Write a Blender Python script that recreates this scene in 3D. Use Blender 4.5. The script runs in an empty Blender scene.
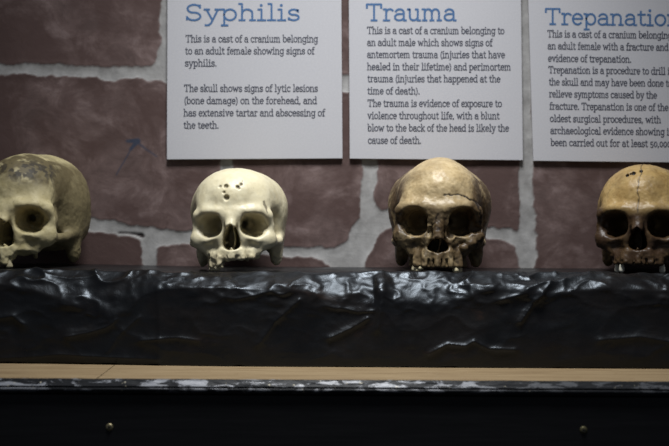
import bpy, math
import numpy as np
from mathutils import Vector, Matrix

# ------------------------------------------------------------------ camera, world, lights, exposure
C = bpy.context.scene.collection
SC = bpy.context.scene
F = 1100.0                       # focal length in pixels of the 669 x 446 frame
CAM = (0.0, 0.0, 1.0895)
ROLL = math.radians(0.3)

cam_d = bpy.data.cameras.new('camera')
cam = bpy.data.objects.new('camera', cam_d)
C.objects.link(cam)
cam_d.sensor_width = 36.0
cam_d.lens = F / 669.0 * 36.0
cam.rotation_mode = 'QUATERNION'
cam.location = CAM
cam.rotation_quaternion = (Matrix.Rotation(math.radians(90), 3, 'X') @ Matrix.Rotation(ROLL, 3, 'Z')).to_quaternion()
cam_d.dof.use_dof = True
cam_d.dof.focus_distance = 1.545
cam_d.dof.aperture_fstop = 3.8
cam_d.clip_start = 0.02
SC.camera = cam

w = bpy.data.worlds.new('world')
SC.world = w
w.use_nodes = True
w.node_tree.nodes['Background'].inputs[0].default_value = (0.62, 0.70, 0.85, 1)
w.node_tree.nodes['Background'].inputs[1].default_value = 0.10


def area(name, loc, target, size, size_y, energy, color, spread=180):
    d = bpy.data.lights.new(name, 'AREA')
    d.shape = 'RECTANGLE'
    d.size = size
    d.size_y = size_y
    d.energy = energy
    d.spread = math.radians(spread)
    d.color = color
    o = bpy.data.objects.new(name, d)
    C.objects.link(o)
    o.location = loc
    o.rotation_mode = 'QUATERNION'
    o.rotation_quaternion = (Vector(target) - Vector(loc)).to_track_quat('-Z', 'Y')
    return o


area('ceiling_lamp', (0.03, 1.00, 2.50), (0.03, 1.60, 1.10), 0.50, 0.38, 5.4, (0.97, 0.985, 1.0), 63)

SC.view_settings.view_transform = 'Standard'
SC.view_settings.look = 'None'
SC.view_settings.exposure = 0.0
SC.view_settings.gamma = 1.0
SC.view_settings.use_curve_mapping = False

WALL_Y = 1.745
BENCH_Z = 0.898
LEDGE_H = 0.122


def at(px, py, y):
    """world point at depth y seen at a pixel of the photograph"""
    u, v = (px - 334.5) / F, (223.0 - py) / F
    c, s = math.cos(ROLL), math.sin(ROLL)
    return Vector((CAM[0] + (u * c - v * s) * y, y, CAM[2] + (u * s + v * c) * y))


# ------------------------------------------------------------------ helpers
RNG = np.random.RandomState(5)
TAB = RNG.rand(32, 32, 32).astype(np.float32)


def vnoise(x, y, z):
    """smooth value noise 0..1 on arrays"""
    x = np.asarray(x, dtype=np.float64); y = np.asarray(y, dtype=np.float64); z = np.asarray(z, dtype=np.float64)
    x, y, z = np.broadcast_arrays(x, y, z)
    xi, yi, zi = np.floor(x).astype(int), np.floor(y).astype(int), np.floor(z).astype(int)
    fx, fy, fz = x - xi, y - yi, z - zi
    fx, fy, fz = [t * t * t * (t * (t * 6 - 15) + 10) for t in (fx, fy, fz)]
    r = 0
    for a in (0, 1):
        for b in (0, 1):
            for c in (0, 1):
                wgt = (fx if a else 1 - fx) * (fy if b else 1 - fy) * (fz if c else 1 - fz)
                r = r + wgt * TAB[(xi + a) & 31, (yi + b) & 31, (zi + c) & 31]
    return r


def fbm(x, y, z, octv=4, gain=0.5):
    r, a, t, f = 0.0, 1.0, 0.0, 1.0
    for i in range(octv):
        r = r + a * vnoise(x * f + 7.3 * i, y * f + 3.1 * i, z * f + 1.7 * i)
        t += a; a *= gain; f *= 2.03
    return r / t


def sstep(a, b, x):
    t = np.clip((x - a) / (b - a), 0, 1)
    return t * t * (3 - 2 * t)


def mesh_obj(name, verts, faces, mat=None, parent=None, smooth=True, loc=None):
    me = bpy.data.meshes.new(name)
    if isinstance(faces, np.ndarray):
        faces = faces.tolist()
    if isinstance(verts, np.ndarray):
        verts = verts.tolist()
    me.from_pydata(verts, [], faces)
    me.update()
    if smooth:
        me.polygons.foreach_set('use_smooth', [True] * len(me.polygons))
    if mat:
        me.materials.append(mat)
    o = bpy.data.objects.new(name, me)
    C.objects.link(o)
    if parent:
        o.parent = parent
    if loc:
        o.location = loc
    return o


def attr(o, name, vals):
    a = o.data.attributes.new(name, 'FLOAT', 'POINT')
    a.data.foreach_set('value', np.asarray(vals, dtype=np.float32))


def empty(name, loc):
    o = bpy.data.objects.new(name, None)
    C.objects.link(o)
    o.location = loc
    o.empty_display_size = 0.05
    return o


def tag(o, label, cat, group=None):
    o['label'] = label
    o['category'] = cat
    if group:
        o['group'] = group
    return o


def structure(o):
    o['kind'] = 'structure'
    return o


def grid_faces(nu, nv, wrap_v=False):
    i = np.arange(nu - 1)[:, None]
    j = np.arange(nv if wrap_v else nv - 1)[None, :]
    j2 = (j + 1) % nv
    a = i * nv + j; b = (i + 1) * nv + j; c = (i + 1) * nv + j2; d = i * nv + j2
    return np.stack([a, b, c, d], -1).reshape(-1, 4)


def box(x0, x1, y0, y1, z0, z1, bev=0.0):
    import bmesh
    bm = bmesh.new()
    bmesh.ops.create_cube(bm, size=1.0)
    for v in bm.verts:
        v.co = Vector((x0 + (v.co.x + .5) * (x1 - x0), y0 + (v.co.y + .5) * (y1 - y0), z0 + (v.co.z + .5) * (z1 - z0)))
    if bev:
        bmesh.ops.bevel(bm, geom=bm.edges[:], offset=bev, segments=3, affect='EDGES', profile=0.5)
    vs = [v.co.copy() for v in bm.verts]
    bm.verts.index_update()
    fs = [[v.index for v in f.verts] for f in bm.faces]
    bm.free()
    return vs, fs


# ------------------------------------------------------------------ materials
def material(name):
    m = bpy.data.materials.new(name)
    m.use_nodes = True
    nt = m.node_tree
    return m, nt, nt.nodes['Principled BSDF']


class N:
    """tiny node-tree helper"""
    def __init__(self, nt):
        self.nt = nt

    def new(self, t, **kw):
        n = self.nt.nodes.new(t)
        for k, v in kw.items():
            setattr(n, k, v)
        return n

    def link(self, a, b):
        self.nt.links.new(a, b)

    def coord(self, scale=(1, 1, 1), kind='Object'):
        tc = self.new('ShaderNodeTexCoord')
        mp = self.new('ShaderNodeMapping')
        mp.inputs['Scale'].default_value = scale
        self.link(tc.outputs[kind], mp.inputs[0])
        return mp.outputs[0]

    def noise(self, vec, scale, detail=5, rough=0.55, dist=0.0):
        n = self.new('ShaderNodeTexNoise')
        n.inputs['Scale'].default_value = scale
        n.inputs['Detail'].default_value = detail
        n.inputs['Roughness'].default_value = rough
        n.inputs['Distortion'].default_value = dist
        self.link(vec, n.inputs['Vector'])
        return n.outputs['Fac']

    def ramp(self, fac, stops):
        r = self.new('ShaderNodeValToRGB')
        e = r.color_ramp.elements
        while len(e) < len(stops):
            e.new(0.5)
        for el, (p, c) in zip(e, stops):
            el.position = p
            el.color = (c, c, c, 1) if not hasattr(c, '__len__') else (*c, 1)
        self.link(fac, r.inputs[0])
        return r.outputs[0]

    def mix(self, fac, a, b, mode='MIX'):
        m = self.new('ShaderNodeMix', data_type='RGBA', blend_type=mode)
        for sock, v in ((m.inputs[0], fac), (m.inputs[6], a), (m.inputs[7], b)):
            if hasattr(v, 'is_linked'):
                self.link(v, sock)
            elif hasattr(v, '__len__'):
                sock.default_value = (*v, 1)
            else:
                sock.default_value = v
        return m.outputs[2]

    def attr(self, name):
        a = self.new('ShaderNodeAttribute', attribute_name=name)
        return a.outputs['Fac']

    def math(self, op, a, b=0.0):
        m = self.new('ShaderNodeMath', operation=op)
        for sock, v in ((m.inputs[0], a), (m.inputs[1], b)):
            if hasattr(v, 'is_linked'):
                self.link(v, sock)
            else:
                sock.default_value = v
        return m.outputs[0]

    def bump(self, h, strength, dist, bsdf):
        b = self.new('ShaderNodeBump')
        b.inputs['Strength'].default_value = strength
        b.inputs['Distance'].default_value = dist
        self.link(h, b.inputs['Height'])
        self.link(b.outputs[0], bsdf.inputs['Normal'])


def plain(name, col, rough=0.6, metal=0.0, spec=0.5):
    m, nt, b = material(name)
    b.inputs['Base Color'].default_value = (*col, 1)
    b.inputs['Roughness'].default_value = rough
    b.inputs['Metallic'].default_value = metal
    b.inputs['Specular IOR Level'].default_value = spec
    return m


def wall_material():
    m, nt, b = material('painted_brick')
    n = N(nt)
    co = n.coord()
    streak = n.noise(n.coord((1.0, 1, 1.3)), 17, 6, 0.66, 0.5)
    blot = n.noise(co, 9, 5, 0.65, 0.4)
    c1 = n.ramp(streak, [(0.34, (0.088, 0.058, 0.053)), (0.52, (0.142, 0.097, 0.090)), (0.68, (0.23, 0.170, 0.162))])
    c2 = n.mix(n.ramp(blot, [(0.42, 0.0), (0.56, 0.9)]), c1, (0.078, 0.047, 0.042))
    fine = n.noise(co, 130, 3, 0.6)
    mort = n.ramp(n.noise(co, 38, 5, 0.65), [(0.30, (0.22, 0.213, 0.206)), (0.62, (0.35, 0.343, 0.335)), (0.8, (0.43, 0.425, 0.415))])
    col = n.mix(n.attr('mortar'), c2, mort)
    col = n.mix(n.attr('scuff'), col, (0.040, 0.048, 0.075))
    col = n.mix(n.attr('hole'), col, (0.03, 0.022, 0.022))
    n.link(col, b.inputs['Base Color'])
    b.inputs['Roughness'].default_value = 0.72
    b.inputs['Specular IOR Level'].default_value = 0.25
    n.bump(n.math('ADD', n.math('MULTIPLY', streak, 0.9), n.math('MULTIPLY', fine, 0.2)), 0.3, 0.004, b)
    return m


def bone_material(name, base, light, stain, dark, amount=0.5, seed=0.0, rough=0.45, scale=1.0):
    m, nt, b = material(name)
    n = N(nt)
    tc = n.new('ShaderNodeTexCoord')
    mp = n.new('ShaderNodeMapping')
    mp.inputs['Location'].default_value = (seed, seed * 1.7, seed * 0.3)
    n.link(tc.outputs['Object'], mp.inputs[0])
    co = mp.outputs[0]
    big = n.noise(co, 22 * scale, 5, 0.6, 0.5)
    mid = n.noise(co, 70 * scale, 6, 0.65, 0.4)
    fine = n.noise(co, 330, 3, 0.6)
    c = n.mix(n.ramp(mid, [(0.3, 0.0), (0.7, 1.0)]), base, light)
    f = n.ramp(big, [(0.62 - 0.35 * amount, 0.0), (0.86 - 0.25 * amount, 1.0)])
    f = n.math('MULTIPLY', f, 0.35 + 0.5 * amount)
    c = n.mix(f, c, stain)
    st = n.math('MULTIPLY', n.attr('stain'), n.math('ADD', n.math('MULTIPLY', mid, 0.8), 0.62))
    st = n.math('MINIMUM', st, 1.0)
    c = n.mix(st, c, stain)
    speck = n.ramp(n.noise(co, 150, 4, 0.7), [(0.60, 0.0), (0.72, 0.6)])
    c = n.mix(n.math('MULTIPLY', speck, 0.25 + 0.6 * amount), c, dark)
    c = n.mix(n.attr('crack'), c, dark)
    n.link(c, b.inputs['Base Color'])
    b.inputs['Roughness'].default_value = rough
    b.inputs['Specular IOR Level'].default_value = 0.4
    b.inputs['Subsurface Weight'].default_value = 0.0
    n.bump(n.math('ADD', n.math('MULTIPLY', mid, 0.8), n.math('MULTIPLY', fine, 0.25)), 0.35, 0.0015, b)
    return m


def black_wrap_material():
    m, nt, b = material('black_glossy_coating')
    n = N(nt)
    co = n.coord((1, 1, 2.2))
    br = n.noise(co, 9, 6, 0.65, 0.6)
    n.link(n.ramp(br, [(0.45, (0.0055, 0.0055, 0.006)), (0.64, (0.0095, 0.0078, 0.007)), (0.80, (0.032, 0.0175, 0.012))]), b.inputs['Base Color'])
    n.link(n.ramp(n.noise(n.coord(), 26, 5, 0.6), [(0.3, 0.25), (0.7, 0.46)]), b.inputs['Roughness'])
    b.inputs['Specular IOR Level'].default_value = 0.34
    b.inputs['Specular Tint'].default_value = (0.80, 0.90, 1.0, 1)  # bluish light of the room put into the coating's sheen
    n.bump(n.math('ADD', n.noise(n.coord((1, 1, 1)), 50, 5, 0.6, 0.8), n.math('MULTIPLY', n.noise(n.coord(), 190, 3), 0.25)), 0.3, 0.0025, b)
    return m


def wood_material(name, shift):
    m, nt, b = material(name)
    n = N(nt)
    tc = n.new('ShaderNodeTexCoord')
    mp = n.new('ShaderNodeMapping')
    mp.inputs['Scale'].default_value = (2.2, 26, 26)
    mp.inputs['Location'].default_value = (shift, shift, 0)
    n.link(tc.outputs['Object'], mp.inputs[0])
    g = n.noise(mp.outputs[0], 4.0, 6, 0.6, 0.8)
    col = n.ramp(g, [(0.28, (0.215, 0.142, 0.074)), (0.5, (0.31, 0.222, 0.122)), (0.75, (0.39, 0.29, 0.168))])
    spots = n.ramp(n.noise(n.coord(), 55, 4, 0.7), [(0.64, 0.0), (0.74, 0.5)])
    n.link(n.mix(spots, col, (0.16, 0.09, 0.04)), b.inputs['Base Color'])
    b.inputs['Roughness'].default_value = 0.48
    n.bump(g, 0.15, 0.001, b)
    return m


def edge_material():
    m, nt, b = material('chipped_black_paint')
    n = N(nt)
    f = n.noise(n.coord((0.6, 2, 2.2)), 44, 6, 0.68, 0.5)
    wear = n.math('MULTIPLY', n.ramp(f, [(0.525, 0.0), (0.56, 1.0)]), n.attr('wear'))
    c = n.mix(wear, (0.016, 0.017, 0.019), (0.24, 0.25, 0.275))
    fl = n.math('MULTIPLY', n.ramp(n.noise(n.coord((1, 1, 1.5)), 150, 2, 0.5), [(0.70, 0.0), (0.73, 1.0)]), n.attr('wear'))
    c = n.mix(fl, c, (0.55, 0.50, 0.38))
    n.link(c, b.inputs['Base Color'])
    b.inputs['Roughness'].default_value = 0.36
    n.link(n.math('ADD', n.math('MULTIPLY', wear, 0.35), 0.08), b.inputs['Specular IOR Level'])
    n.bump(n.noise(n.coord((1, 3, 4)), 40, 5), 0.35, 0.002, b)
    return m


def black_panel_material():
    m, nt, b = material('black_painted_board')
    n = N(nt)
    g = n.noise(n.coord((1.5, 8, 22)), 7, 5, 0.6)
    n.link(n.ramp(g, [(0.35, (0.0045, 0.0045, 0.0052)), (0.75, (0.0085, 0.0085, 0.0095))]), b.inputs['Base Color'])
    b.inputs['Roughness'].default_value = 0.5
    b.inputs['Specular IOR Level'].default_value = 0.25
    n.bump(g, 0.2, 0.001, b)
    return m


def board_material():
    m, nt, b = material('white_foam_board')
    n = N(nt)
    f = n.noise(n.coord(), 400, 2, 0.5)
    n.link(n.ramp(f, [(0.3, (0.475, 0.472, 0.495)), (0.7, (0.51, 0.507, 0.53))]), b.inputs['Base Color'])
    b.inputs['Roughness'].default_value = 0.6
    b.inputs['Specular IOR Level'].default_value = 0.3
    return m


M_WALL = wall_material()
M_BLACK = black_wrap_material()
M_WOOD_L = wood_material('pale_wood_left_board', 0.7)
M_WOOD_R = wood_material('pale_wood_right_board', 3.1)
M_EDGE = edge_material()
M_PANEL = black_panel_material()
M_BOARD = board_material()
M_TITLE = plain('blue_ink', (0.052, 0.130, 0.28), 0.6)
M_INK = plain('dark_ink', (0.058, 0.062, 0.085), 0.6)
M_SCREW = plain('worn_brass_screw', (0.34, 0.29, 0.17), 0.38, 0.85)
M_SCREW_DULL = plain('dull_brass_screw', (0.10, 0.09, 0.045), 0.55, 0.7)
M_SLOT = plain('screw_recess', (0.01, 0.01, 0.008), 0.7)
M_FLOOR = plain('dark_floor', (0.05, 0.045, 0.042), 0.7)
M_CEIL = plain('ceiling_paint', (0.35, 0.35, 0.35), 0.9)

# ------------------------------------------------------------------ the setting
def build_wall():
    xs = np.concatenate([np.linspace(-1.6, -0.60, 26)[:-1], np.linspace(-0.60, 0.60, 601), np.linspace(0.60, 1.6, 26)[1:]])
    zs = np.concatenate([np.linspace(0, 0.99, 12)[:-1], np.linspace(0.99, 1.46, 236), np.linspace(1.46, 2.7, 14)[1:]])
    X, Z = np.meshgrid(xs, zs, indexing='ij')
    # pixel frame of the wall plane, only used to write the joint positions down
    U = 334.5 + (X - CAM[0]) / WALL_Y * F
    V = 223.0 - (Z - CAM[2]) / WALL_Y * F
    th = ROLL
    u0, v0 = U - 334.5, V - 223.0
    PX = 334.5 + u0 * math.cos(th) - v0 * math.sin(th)
    PY = 223.0 + v0 * math.cos(th) + u0 * math.sin(th)
    n1 = fbm(PX / 22, PY / 22, 0.3, 4) - 0.5
    n2 = fbm(PX / 22, PY / 22, 9.3, 4) - 0.5
    qx, qy = PX + 10 * n1, PY + 9 * n2
    lines = [
        [(-420, 66, 6), (0, 70, 5.2), (60, 72, 4.8), (110, 74, 5.2), (150, 74, 7), (166, 73, 8), (250, 78, 7), (345, 84, 8), (430, 86, 7), (527, 85, 7), (1100, 84, 6)],
        [(167, -160, 5), (167, 20, 5), (165, 50, 6), (162, 68, 9)],
        [(227, 78, 6), (228, 165, 5), (227, 240, 6)],
        [(-420, 208, 7), (60, 222, 6), (92, 226, 6), (120, 229, 6), (150, 236, 9), (190, 238, 6.5), (230, 245, 6), (288, 253, 4.5), (318, 254, 5), (335, 257, 7), (350, 266, 11)],
        [(150, 238, 8), (150, 278, 7)],
        [(369, 84, 7), (369, 165, 6.5), (368, 195, 7), (370, 222, 11), (362, 238, 13), (352, 258, 15), (352, 280, 15)],
        [(370, 224, 10), (388, 218, 8), (410, 217, 8), (440, 222, 6), (492, 233, 4.5), (512, 237, 6), (527, 243, 8)],
        [(527, -160, 6), (527, 160, 6.5), (528, 215, 7), (527, 240, 9), (528, 252, 8), (526, 278, 6)],
        [(-420, -30, 6), (1100, -40, 6)], [(40, -160, 6), (40, -40, 6)], [(-60, 70, 6), (-60, 212, 6)], [(740, 84, 6), (740, 262, 6)],
        [(527, 262, 3), (526, 275, 3)],
    ]
    sd = np.full(PX.shape, 1e3)
    for ln in lines:
        for (ax, ay, aw), (bx, by, bw) in zip(ln[:-1], ln[1:]):
            dx, dy = bx - ax, by - ay
            t = np.clip(((qx - ax) * dx + (qy - ay) * dy) / (dx * dx + dy * dy), 0, 1)
            d = np.hypot(qx - ax - t * dx, qy - ay - t * dy) - (aw + t * (bw - aw))
            k = 5.0
            h = np.maximum(k - np.abs(sd - d), 0) / k
            sd = np.minimum(sd, d) - h * h * k * 0.25
    sd = sd + 3.0 * (fbm(PX / 6, PY / 6, 4.4, 3) - 0.5)
    mortar = 1 - sstep(-0.9, 0.9, sd)

    def seg(ax, ay, bx, by, wa, wb):
        dx, dy = bx - ax, by - ay
        sx, sy = PX + 3 * n1, PY + 3 * n2
        t = np.clip(((sx - ax) * dx + (sy - ay) * dy) / (dx * dx + dy * dy), 0, 1)
        return 1 - sstep(-0.6, 0.8, np.hypot(sx - ax - t * dx, sy - ay - t * dy) - (wa + t * (wb - wa)))
    scuff = np.maximum.reduce([seg(127, 141, 138, 141, 1.2, 2.6), seg(138, 141, 131, 149, 2.6, 1.5), seg(131, 149, 116, 175, 0.5, 0.4),
                               seg(138, 143, 157, 156, 0.8, 0.4)])
    hole = np.maximum.reduce([seg(118, 233, 133, 234, 0.3, 0.9), seg(133, 234, 142, 236, 0.8, 2.0), seg(137, 235, 141, 235, 1.4, 1.8)])
    y = WALL_Y + 0.0012 * mortar + 0.003 * (fbm(X * 7, Z * 7, 2.2, 4) - 0.5) + 0.002 * hole
    y += -0.0006 * np.exp(-(sd / 3.0) ** 2)                     # raised lip along the joints
    V3 = np.stack([X, y, Z], -1).reshape(-1, 3)
    fc = grid_faces(len(xs), len(zs))
    o = mesh_obj('wall_back', V3, fc, M_WALL)
    attr(o, 'mortar', mortar.ravel()); attr(o, 'scuff', scuff.ravel()); attr(o, 'hole', hole.ravel())
    # give the wall its thickness
    md = o.modifiers.new('thickness', 'SOLIDIFY')
    md.thickness = 0.10
    md.offset = -1.0
    return structure(o)


build_wall()
vs, fs = box(-1.6, 1.6, -0.6, 1.85, -0.05, 0.0)
structure(mesh_obj('floor', vs, fs, M_FLOOR, smooth=False))

# ------------------------------------------------------------------ bench with the wooden top
BF = 1.331                                                      # front edge of the wooden top
bench = tag(empty('display_bench', (0, BF + 0.2, 0)), 'long bench with pale wooden top, chipped black front edge and black front panel', 'bench')
bench_off = Vector((0, -(BF + 0.2), 0))


def bench_part(name, vs, fs, mat, smooth=False):
    o = mesh_obj(name, [Vector(v) + bench_off for v in vs], fs, mat, bench, smooth)
    return o


ja, jb = at(117, 364, 1.49), at(95, 378, BF)                    # the slanting joint between two boards
jx0, jx1 = jb.x - 0.0004, ja.x + (ja.x - jb.x) / (1.49 - BF) * (WALL_Y - 0.008 - 1.49)


def slab(xa_f, xa_b, xb_f, xb_b, yf, yb, z0, z1):
    v = [(xa_f, yf, z0), (xb_f, yf, z0), (xb_b, yb, z0), (xa_b, yb, z0), (xa_f, yf, z1), (xb_f, yf, z1), (xb_b, yb, z1), (xa_b, yb, z1)]
    f = [(3, 2, 1, 0), (4, 5, 6, 7), (0, 1, 5, 4), (1, 2, 6, 5), (2, 3, 7, 6), (3, 0, 4, 7)]
    return v, f


YB = WALL_Y - 0.008
vs, fs = slab(-0.95, -0.95, jx0 - 0.0006, jx1 - 0.0006, BF + 0.009, YB, BENCH_Z - 0.018, BENCH_Z)
bench_part('top_board', vs, fs, M_WOOD_L)
vs, fs = slab(jx0 + 0.0006, jx1 + 0.0006, 0.95, 0.95, BF + 0.009, YB, BENCH_Z - 0.018, BENCH_Z)
bench_part('top_board', vs, fs, M_WOOD_R)

# rounded, chipped front edge
nu = 900
Zt = BENCH_Z
prof = [(BF + .0088, Zt + .0003, 1), (BF + .0080, Zt + .0007, 1), (BF + .0072, Zt + .0002, .2)]
for k in range(10):                                             # worn slope
    t = k / 9
    prof.append((BF + .0066 - .0056 * t, Zt - .0008 - .0068 * t, 1.0))
prof += [(BF + .0016, Zt - .0083, 0), (BF + .0024, Zt - .0090, 0), (BF + .0010, Zt - .0098, .6), (BF + .0002, Zt - .0110, .6), (BF + .0004, Zt - .0124, .5),
         (BF + .0022, Zt - .0140, .2), (BF + .0050, Zt - .0165, 0), (BF + .0085, Zt - .0185, 0), (BF + .0088, Zt - .0100, 0)]
wrow = [p[2] for p in prof]
xs = np.linspace(-0.95, 0.95, nu)
P = np.array(prof)
X = np.repeat(xs[:, None], len(P), 1)
Yp = P[None, :, 0] + 0.0008 * (fbm(X * 40, P[None, :, 1] * 300, 1.0, 3) - 0.5)
Zp = P[None, :, 1] + 0.0007 * (fbm(X * 45, P[None, :, 0] * 300, 5.0, 3) - 0.5)
V3 = np.stack([X, Yp, Zp], -1)
wear = np.repeat(np.array(wrow)[None, :], nu, 0) * (1 - 0.75 * sstep(0.12, 0.26, xs))[:, None]
V3[:, :, 1] += bench_off.y
o = mesh_obj('front_edge', V3.reshape(-1, 3), grid_faces(nu, len(P), True), M_EDGE, bench)
attr(o, 'wear', wear.ravel())

vs, fs = box(-0.94, 0.94, BF + 0.006, BF + 0.024, 0.0, BENCH_Z - 0.0185, 0.001)
bench_part('front_panel', vs, fs, M_PANEL)
for x in (-0.94, 0.922):
    vs, fs = box(x, x + 0.018, BF + 0.0245, YB, 0.0, BENCH_Z - 0.0185, 0.001)
    bench_part('side_panel', vs, fs, M_PANEL)


def screw(px, py, r, mat, label):
    p = at(px, py, BF + 0.006)
    prof = [(0.0, -0.0018), (0.45, -0.0017), (0.8, -0.0011), (1.0, -0.0002), (1.0, 0.001)]
    seg = 20
    v = [(0, prof[0][1], 0)]
    for (q, yy) in prof[1:]:
        for s in range(seg):
            a = 2 * math.pi * s / seg
            v.append((r * q * math.cos(a), yy, r * q * math.sin(a)))
    f = [(0, 1 + s, 1 + (s + 1) % seg) for s in range(seg)]
    for k in range(len(prof) - 2):
        b0, b1 = 1 + k * seg, 1 + (k + 1) * seg
        f += [(b0 + s, b1 + s, b1 + (s + 1) % seg, b0 + (s + 1) % seg) for s in range(seg)]
    o = mesh_obj('screw', v, f, mat, bench, True, p + bench_off)
    o['label'] = label
    vs, fs = [], []
    for ang in (0.5, 0.5 + math.pi / 2):
        c, s = math.cos(ang), math.sin(ang)
        b = len(vs)
        bv, bf = box(-r * 0.55, r * 0.55, -0.0021, -0.0010, -r * 0.13, r * 0.13)
        vs += [(q.x * c - q.z * s, q.y, q.x * s + q.z * c) for q in bv]
        fs += [[i + b for i in ff] for ff in bf]
    mesh_obj('screw_slot', vs, fs, M_SLOT, o, False)


screw(109.5, 427, 0.0047, M_SCREW, 'bright brass screw head')
screw(583.5, 430, 0.0047, M_SCREW_DULL, 'dull brass screw head')

# ------------------------------------------------------------------ black wrapped ledge
LF = 1.466
LX0, LX1 = -0.93, 0.93


def ledge_top(x):
    return BENCH_Z + LEDGE_H + 0.003 * (1 - sstep(-0.47, -0.16, np.asarray(x, dtype=float)))


def px_x(px, y=LF):
    return (px - 334.5) / F * y


def build_ledge():
    nu = 780
    xs = np.linspace(LX0, LX1, nu)
    # lower border of the turned-over top edge, written as (pixel column, drop in metres)
    cp = np.array([(-200, .016), (0, .020), (30, .027), (60, .040), (85, .052), (107, .060), (124, .050), (142, .030), (158, .022), (200, .018), (240, .020), (300, .022),
                   (330, .034), (375, .040), (383, .022), (394, .036), (440, .038), (470, .028), (490, .018), (520, .022), (548, .026), (600, .018), (669, .02), (900, .02)])
    drop = np.interp(xs, px_x(cp[:, 0]), cp[:, 1])
    nt, nc, nf = 46, 34, 70
    zt = ledge_top(xs)
    rows = []
    cut = 0.030                                             # how far back the slope starts
    for k in range(nt):                                     # top, back to front
        y = (WALL_Y - 0.009) + (LF + cut - (WALL_Y - 0.009)) * k / (nt - 1)
        rows.append((np.full(nu, y), zt.copy(), np.full(nu, 0.3 + 0.7 * (k / nt) ** 3)))
    for k in range(1, nc + 1):                              # slope
        t = k / nc
        rows.append((LF + cut * (1 - t) ** 1.25 * np.ones(nu), zt - drop * t ** 1.35, np.full(nu, 1.0)))
    for k in range(1, nf + 1):
        t = k / nf
        z = (zt - drop) * (1 - t) + (BENCH_Z + 0.0015) * t
        y = LF - 0.009 * t + 0.004 * t ** 8
        rows.append((y * np.ones(nu), z, np.full(nu, 1.0 - 0.6 * t ** 8)))
    Y = np.stack([r[0] for r in rows], 1); Z = np.stack([r[1] for r in rows], 1); A = np.stack([r[2] for r in rows], 1)
    X = np.repeat(xs[:, None], Y.shape[1], 1)
    Y = Y + 0.022 * (1 - sstep(-0.46, -0.10, X)) * np.clip((1.62 - Y) / 0.13, 0, 1)       # the front bows back a little at the left
    # normals from the undisturbed surface
    def nrm(X, Y, Z):
        T = np.stack([np.gradient(a, axis=0) for a in (X, Y, Z)], -1)
        B = np.stack([np.gradient(a, axis=1) for a in (X, Y, Z)], -1)
        n = np.cross(T, B)
        n /= np.linalg.norm(n, axis=-1, keepdims=True) + 1e-12
        return n
    n0 = nrm(X, Y, Z)
    if n0[nu // 2, nt + nc + 30, 1] > 0:
        n0 = -n0
    # folds of the wrapping: broad facets and sharp diagonal ridges
    q = 0.6 * (fbm(X * 9, Y * 9, Z * 9, 3) - 0.5)
    r1 = 1 - np.abs(2 * fbm(X * 11 + Z * 9 + q, Y * 13 + 3, Z * 20 - X * 5, 3) - 1) * 2.2
    r2 = 1 - np.abs(2 * fbm(X * 26 - Z * 18 + q, Y * 26, Z * 34 + X * 12 + 9, 3) - 1) * 2.2
    jrow = np.arange(X.shape[1])
    W = (sstep(nt - 6, nt + 2, jrow) * (1 - sstep(nt + nc - 4, nt + nc + 16, jrow)))[None, :]
    dsp = (0.0014 + 0.0034 * W) * np.clip(r1, 0, 1) ** 2.2 + (0.0004 + 0.0014 * W) * np.clip(r2, 0, 1) ** 2.5 + 0.006 * (fbm(X * 6, Y * 6 + 4, Z * 8, 2) - 0.5)
    dsp += 0.0006 * (fbm(X * 60, Y * 60, Z * 60, 3) - 0.5)
    PXp = 334.5 + X / Y * F
    PYp = 223.0 - (Z - CAM[2]) / Y * F + X / Y * F * math.sin(ROLL)

    def crease(pts, wid, h):
        m = np.full(X.shape, 1e3)
        sx, sy = PXp + 6 * q, PYp + 5 * q
        for (ax, ay), (bx, by) in zip(pts[:-1], pts[1:]):
            dx, dy = bx - ax, by - ay
            t = np.clip(((sx - ax) * dx + (sy - ay) * dy) / (dx * dx + dy * dy), 0, 1)
            m = np.minimum(m, np.hypot(sx - ax - t * dx, sy - ay - t * dy))
        return h * np.exp(-(m / wid))
    for pts, wid, h in [
        ([(33, 268), (45, 276), (70, 280), (100, 277)], 2.2, 0.0020),
        ([(68, 337), (90, 333), (112, 326), (118, 320)], 3.5, 0.0045),
        ([(142, 341), (178, 338), (200, 341)], 2.2, 0.0030),
        ([(108, 352), (120, 336), (140, 318)], 3.0, 0.0030),
        ([(0, 318), (14, 316), (24, 324)], 5, 0.005),
        ([(158, 288), (161, 330), (160, 360)], 4, 0.002),
        ([(258, 345), (275, 322), (300, 300)], 3, 0.004),
        ([(330, 338), (352, 328), (368, 318)], 3, 0.005),
        ([(378, 330), (382, 300), (378, 280)], 4, 0.005),
        ([(430, 354), (448, 344), (466, 346), (474, 341), (490, 349), (516, 350)], 2.6, 0.0045),
        ([(520, 322), (532, 302), (549, 287)], 2.4, 0.006),
        ([(500, 300), (530, 290), (549, 284)], 3, 0.003),
        ([(600, 340), (640, 336), (690, 345)], 4, 0.004),
        ([(0, 358), (60, 354), (110, 357), (160, 360)], 3, 0.004),
    ]:
        dsp += crease(pts, wid, h)
    # keep the top under the skulls quiet
    flat = sstep(LF + 0.032, LF + 0.055, Y) * (n0[:, :, 2] > 0.9)
    dsp = dsp * A * (1 - 0.93 * flat)
    X2, Y2, Z2 = X + n0[..., 0] * dsp, Y + n0[..., 1] * dsp, Z + n0[..., 2] * dsp
    Z2 = np.maximum(Z2, BENCH_Z + 0.0006)
    # ragged bottom hem, then under side and back
    Z2[:, -1] = BENCH_Z + 0.0006 + 0.0022 * np.clip(fbm(xs * 40, 0.2, 0.8, 3) - 0.5, 0, 1) * 3
    ends = []
    for y, z in ((LF + 0.012, BENCH_Z + 0.0005), (WALL_Y - 0.009, BENCH_Z + 0.0005)):
        ends.append(np.stack([xs, np.full(nu, y) + (0.022 * (1 - sstep(-0.46, -0.10, xs)) if y < 1.6 else 0), np.full(nu, z)], -1)[:, None, :])
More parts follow.
